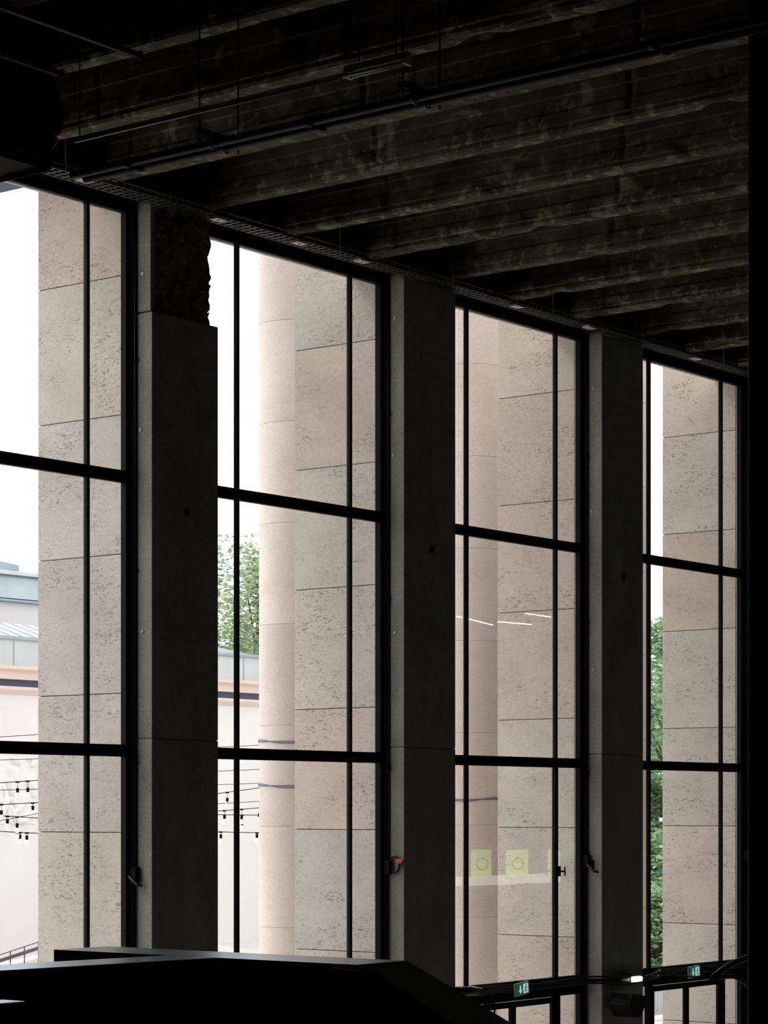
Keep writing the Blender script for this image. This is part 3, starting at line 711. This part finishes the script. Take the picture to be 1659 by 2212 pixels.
def exit_sign(px, py, tilt, lb):
    q = pv(px, py, 17.74)
    e = empty('exit_sign', q, label=lb, cat='sign'); e.rotation_euler = (0, tilt, 0)
    w, h = .145, .075
    def c(n, bm, m): return obj(n, bm, m, e)
    c('sign_case', box(B(), -w - .008, w + .008, .001, .035, -h - .008, h + .008, .004), M['white'])
    c('sign_face', box(B(), -w, w, -.003, .0005, -h, h), M['sign_green'])
    # white arrow pointing down
    bm = B(); ax = -.055
    prism(bm, [(ax - .012, .052), (ax + .012, .052), (ax + .012, -.005), (ax + .04, -.005), (ax, -.055), (ax - .04, -.005), (ax - .012, -.005)], -.006, -.0035, 'y'); c('arrow', bm, M['sign_white'])
    bm = B(); dx = .065
    prism(bm, [(dx - .055, -.06), (dx + .055, -.06), (dx + .055, .062), (dx - .055, .062)], -.006, -.0035, 'y'); c('door_mark', bm, M['sign_white'])
    bm = B()
    bmesh.ops.create_cone(bm, cap_ends=True, segments=10, radius1=.012, radius2=.012, depth=.003, matrix=Matrix.Translation((dx + .008, -.0085, .04)) @ Matrix.Rotation(math.pi / 2, 4, 'X'))
    for a, b in (((dx, .025), (dx - .008, -.012)), ((dx, .02), (dx + .03, .004)), ((dx, .022), (dx - .028, .008)), ((dx - .008, -.012), (dx + .02, -.03)), ((dx + .02, -.03), (dx + .012, -.052)), ((dx - .008, -.012), (dx - .03, -.045))):
        tube(bm, [(a[0], -.008, a[1]), (b[0], -.008, b[1])], .006, 5)
    c('running_figure', bm, M['sign_green'])
    c('cable_tie', tube(B(), [(0, .03, h), (0, .10, h + .03)], .006, 5), M['dark'])
exit_sign(1129, 2136, -.10, 'green exit sign with down arrow hung under the third window')
exit_sign(1501, 2099, -.06, 'green exit sign with down arrow hung under the fourth window')
q = pv(1376, 2115, 17.74)
e = empty('emergency_lamp', q, label='small glowing white lamp on the pillar between third and fourth windows', cat='lamp')
obj('housing', box(B(), -.13, .13, .02, .06, -.045, .045, .005), M['white'], e)
obj('diffuser', box(B(), -.12, .12, -.025, .0195, -.035, .035, .012), M['lamp'], e)
obj('wall_arm', box(B(), -.02, .02, .0601, .258, .046, .07), M['metal'], e)
obj('cable_gland', box(B(), -.30, -.14, .03, .06, -.02, .02), M['metal'], e)
q = pv(1352, 2165, 17.75)
e = empty('loudspeaker', q, label='black angled loudspeaker on the pillar under the small lit lamp', cat='loudspeaker')
obj('cabinet', prism(B(), [(-.20, -.02), (-.10, .13), (.24, .08), (.28, .02), (.10, -.20), (-.06, -.20)], -.18, .16, 'y'), M['dark'], e)
obj('grille', prism(B(), [(-.17, -.02), (-.09, .11), (.22, .07), (.25, .02), (.09, -.18), (-.05, -.18)], -.19, -.181, 'y'), M['cable'], e)
obj('wall_bracket', box(B(), -.02, .04, .161, .248, -.05, .05), M['metal'], e)
# hoses at the lower right
cl = [((1540, 2112), (1556, 2098), (1580, 2082), (1610, 2070), (1640, 2060), (1672, 2048)), ((1543, 2112), (1562, 2110), (1585, 2109), (1602, 2118), (1618, 2129))]
for pts_, lb, r_ in ((cl[0], 'thick black hose rising to the right edge, low in the view', .045), (cl[1], 'short dark hose end drooping beside the fourth window doors', .035)):
    pts = [pv(x, y, 17.3 - .02 * k) for k, (x, y) in enumerate(pts_)]
    e = empty('hose', pts[0], label=lb, cat='hose')
    child('hose_body', tube(B(), pts, r_, 10), M['cable'], e)
    child('hose_collar', tube(B(), [pts[0] - Vector((.03, -.0, .02)), pts[0].lerp(pts[1], .3)], r_ + .012, 10), M['dark'], e)
    child('support', tube(B(), [pts[0], (pts[0].x, 18.3, pts[0].z)], .01, 5), M['dark'], e)
# ------------------------------------------------------------------ parapets of the mezzanine
zp = CZ - .6
def par(name, pts, z0, z1, lb, wm, capm=M['stone_cap']):
    e = empty(name, (sum(p[0] for p in pts) / len(pts), sum(p[1] for p in pts) / len(pts), z0), label=lb, cat='parapet')
    child('parapet_wall', prism(B(), pts, z0, z1 - .006), wm, e)
    child('coping', prism(B(), pts, z1 - .0058, z1), capm, e)
    return e
par('parapet', [(7.33, 5.80), (7.65, 5.80), (7.65, 7.46), (7.33, 7.46)], 0, zp, 'dark parapet behind, running across with its left end open to the first window', M['parapet'])
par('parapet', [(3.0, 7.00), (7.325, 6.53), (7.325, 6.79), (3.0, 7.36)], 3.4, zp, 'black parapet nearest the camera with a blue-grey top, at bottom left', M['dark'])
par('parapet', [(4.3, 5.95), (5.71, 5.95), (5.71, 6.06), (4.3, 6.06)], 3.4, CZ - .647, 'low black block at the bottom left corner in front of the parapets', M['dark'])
sl = .44
e = empty('stair_parapet', (7.5, 4, 0), label='sloping black stair parapet going down to the right', cat='parapet')
zb = lambda y: zp - sl * (5.795 - y)
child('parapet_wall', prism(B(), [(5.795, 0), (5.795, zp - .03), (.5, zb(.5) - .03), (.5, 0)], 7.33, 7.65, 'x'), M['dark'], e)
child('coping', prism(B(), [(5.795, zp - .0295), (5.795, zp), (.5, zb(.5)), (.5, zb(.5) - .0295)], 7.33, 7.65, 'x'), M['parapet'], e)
e = empty('handrail', (7.25, 5.8, zp - .1), label='thin metal handrail on the sloping stair parapet', cat='handrail')
pts = [(7.26, 5.86, zp - .02), (7.26, 5.66, zp - .03), (7.26, 3.0, zb(3.0) - .06), (7.26, 1.5, zb(1.5) - .06)]
child('rail', tube(B(), pts, .012, 8), M['pipe'], e)
for yy in (5.6, 4.4, 3.2, 2.0): child('rail_bracket', tube(B(), [(7.26, yy, zb(yy) - .05), (7.33, yy, zb(yy) - .09)], .008, 6), M['pipe'], e)
# ------------------------------------------------------------------ what the glass mirrors: lit counter, lime panels and ceiling tubes deep in the hall
def mirror(px, py, v):
    a, b = ray(px); l = (2 * VG - v) / b
    return Vector((a * l, v, CZ + (HOR - py) * l / F))
VR = 3.6
a, b = mirror(985, 1900, VR), mirror(1196, 1905, VR)
e = empty('reception_counter', ((a.x + b.x) / 2, VR, 0), label='white lit counter mirrored low in the third window glass', cat='counter')
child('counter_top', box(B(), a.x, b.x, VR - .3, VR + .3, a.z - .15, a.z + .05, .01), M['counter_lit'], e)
child('counter_front', box(B(), a.x, b.x, VR + .15, VR + .2, 0, a.z - .151), M['room'], e)
for n_, (x0, x1, lb) in enumerate(((1019, 1060, 'left'), (1094, 1140, 'middle'), (1184, 1216, 'right'))):
    p0, p1 = mirror(x0, 1900, VR), mirror(x1, 1835, VR)
    e = empty('lime_panel', ((p0.x + p1.x) / 2, VR, p0.z + .05), label='lime green panel with a ring mark, %s one mirrored in the third window' % lb, cat='panel', group='lime panels on the counter')
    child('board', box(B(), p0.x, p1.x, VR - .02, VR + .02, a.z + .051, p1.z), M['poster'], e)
    cx_, cz_ = (p0.x + p1.x) / 2, (a.z + p1.z) / 2
    pts = [(cx_ + .24 * math.cos(t * .5236), VR + .025, cz_ + .14 * math.sin(t * .5236)) for t in range(13)]
    child('ring_mark', tube(B(), pts, .02, 5), M['poster_ink'], e)
for k, (xa, ya, xb, yb, lb) in enumerate(((986, 1331, 1064, 1350, 'first'), (1075, 1343, 1148, 1349, 'second'), (1134, 1325, 1190, 1333, 'third'))):
    p0, p1 = mirror(xa, ya, VR - k), mirror(xb, yb, VR - k)
    e = empty('tube_light', ((p0.x + p1.x) / 2, VR - k, p0.z), label='lit ceiling tube deep in the hall, %s streak mirrored in the third window' % lb, cat='lamp')
    child('tube', tube(B(), [p0, p1], .013, 8), M['tube_on'], e)
    for p in (p0, p1): child('cord', tube(B(), [p, (p.x, p.y, ZSL)], .005, 5), M['dark'], e)
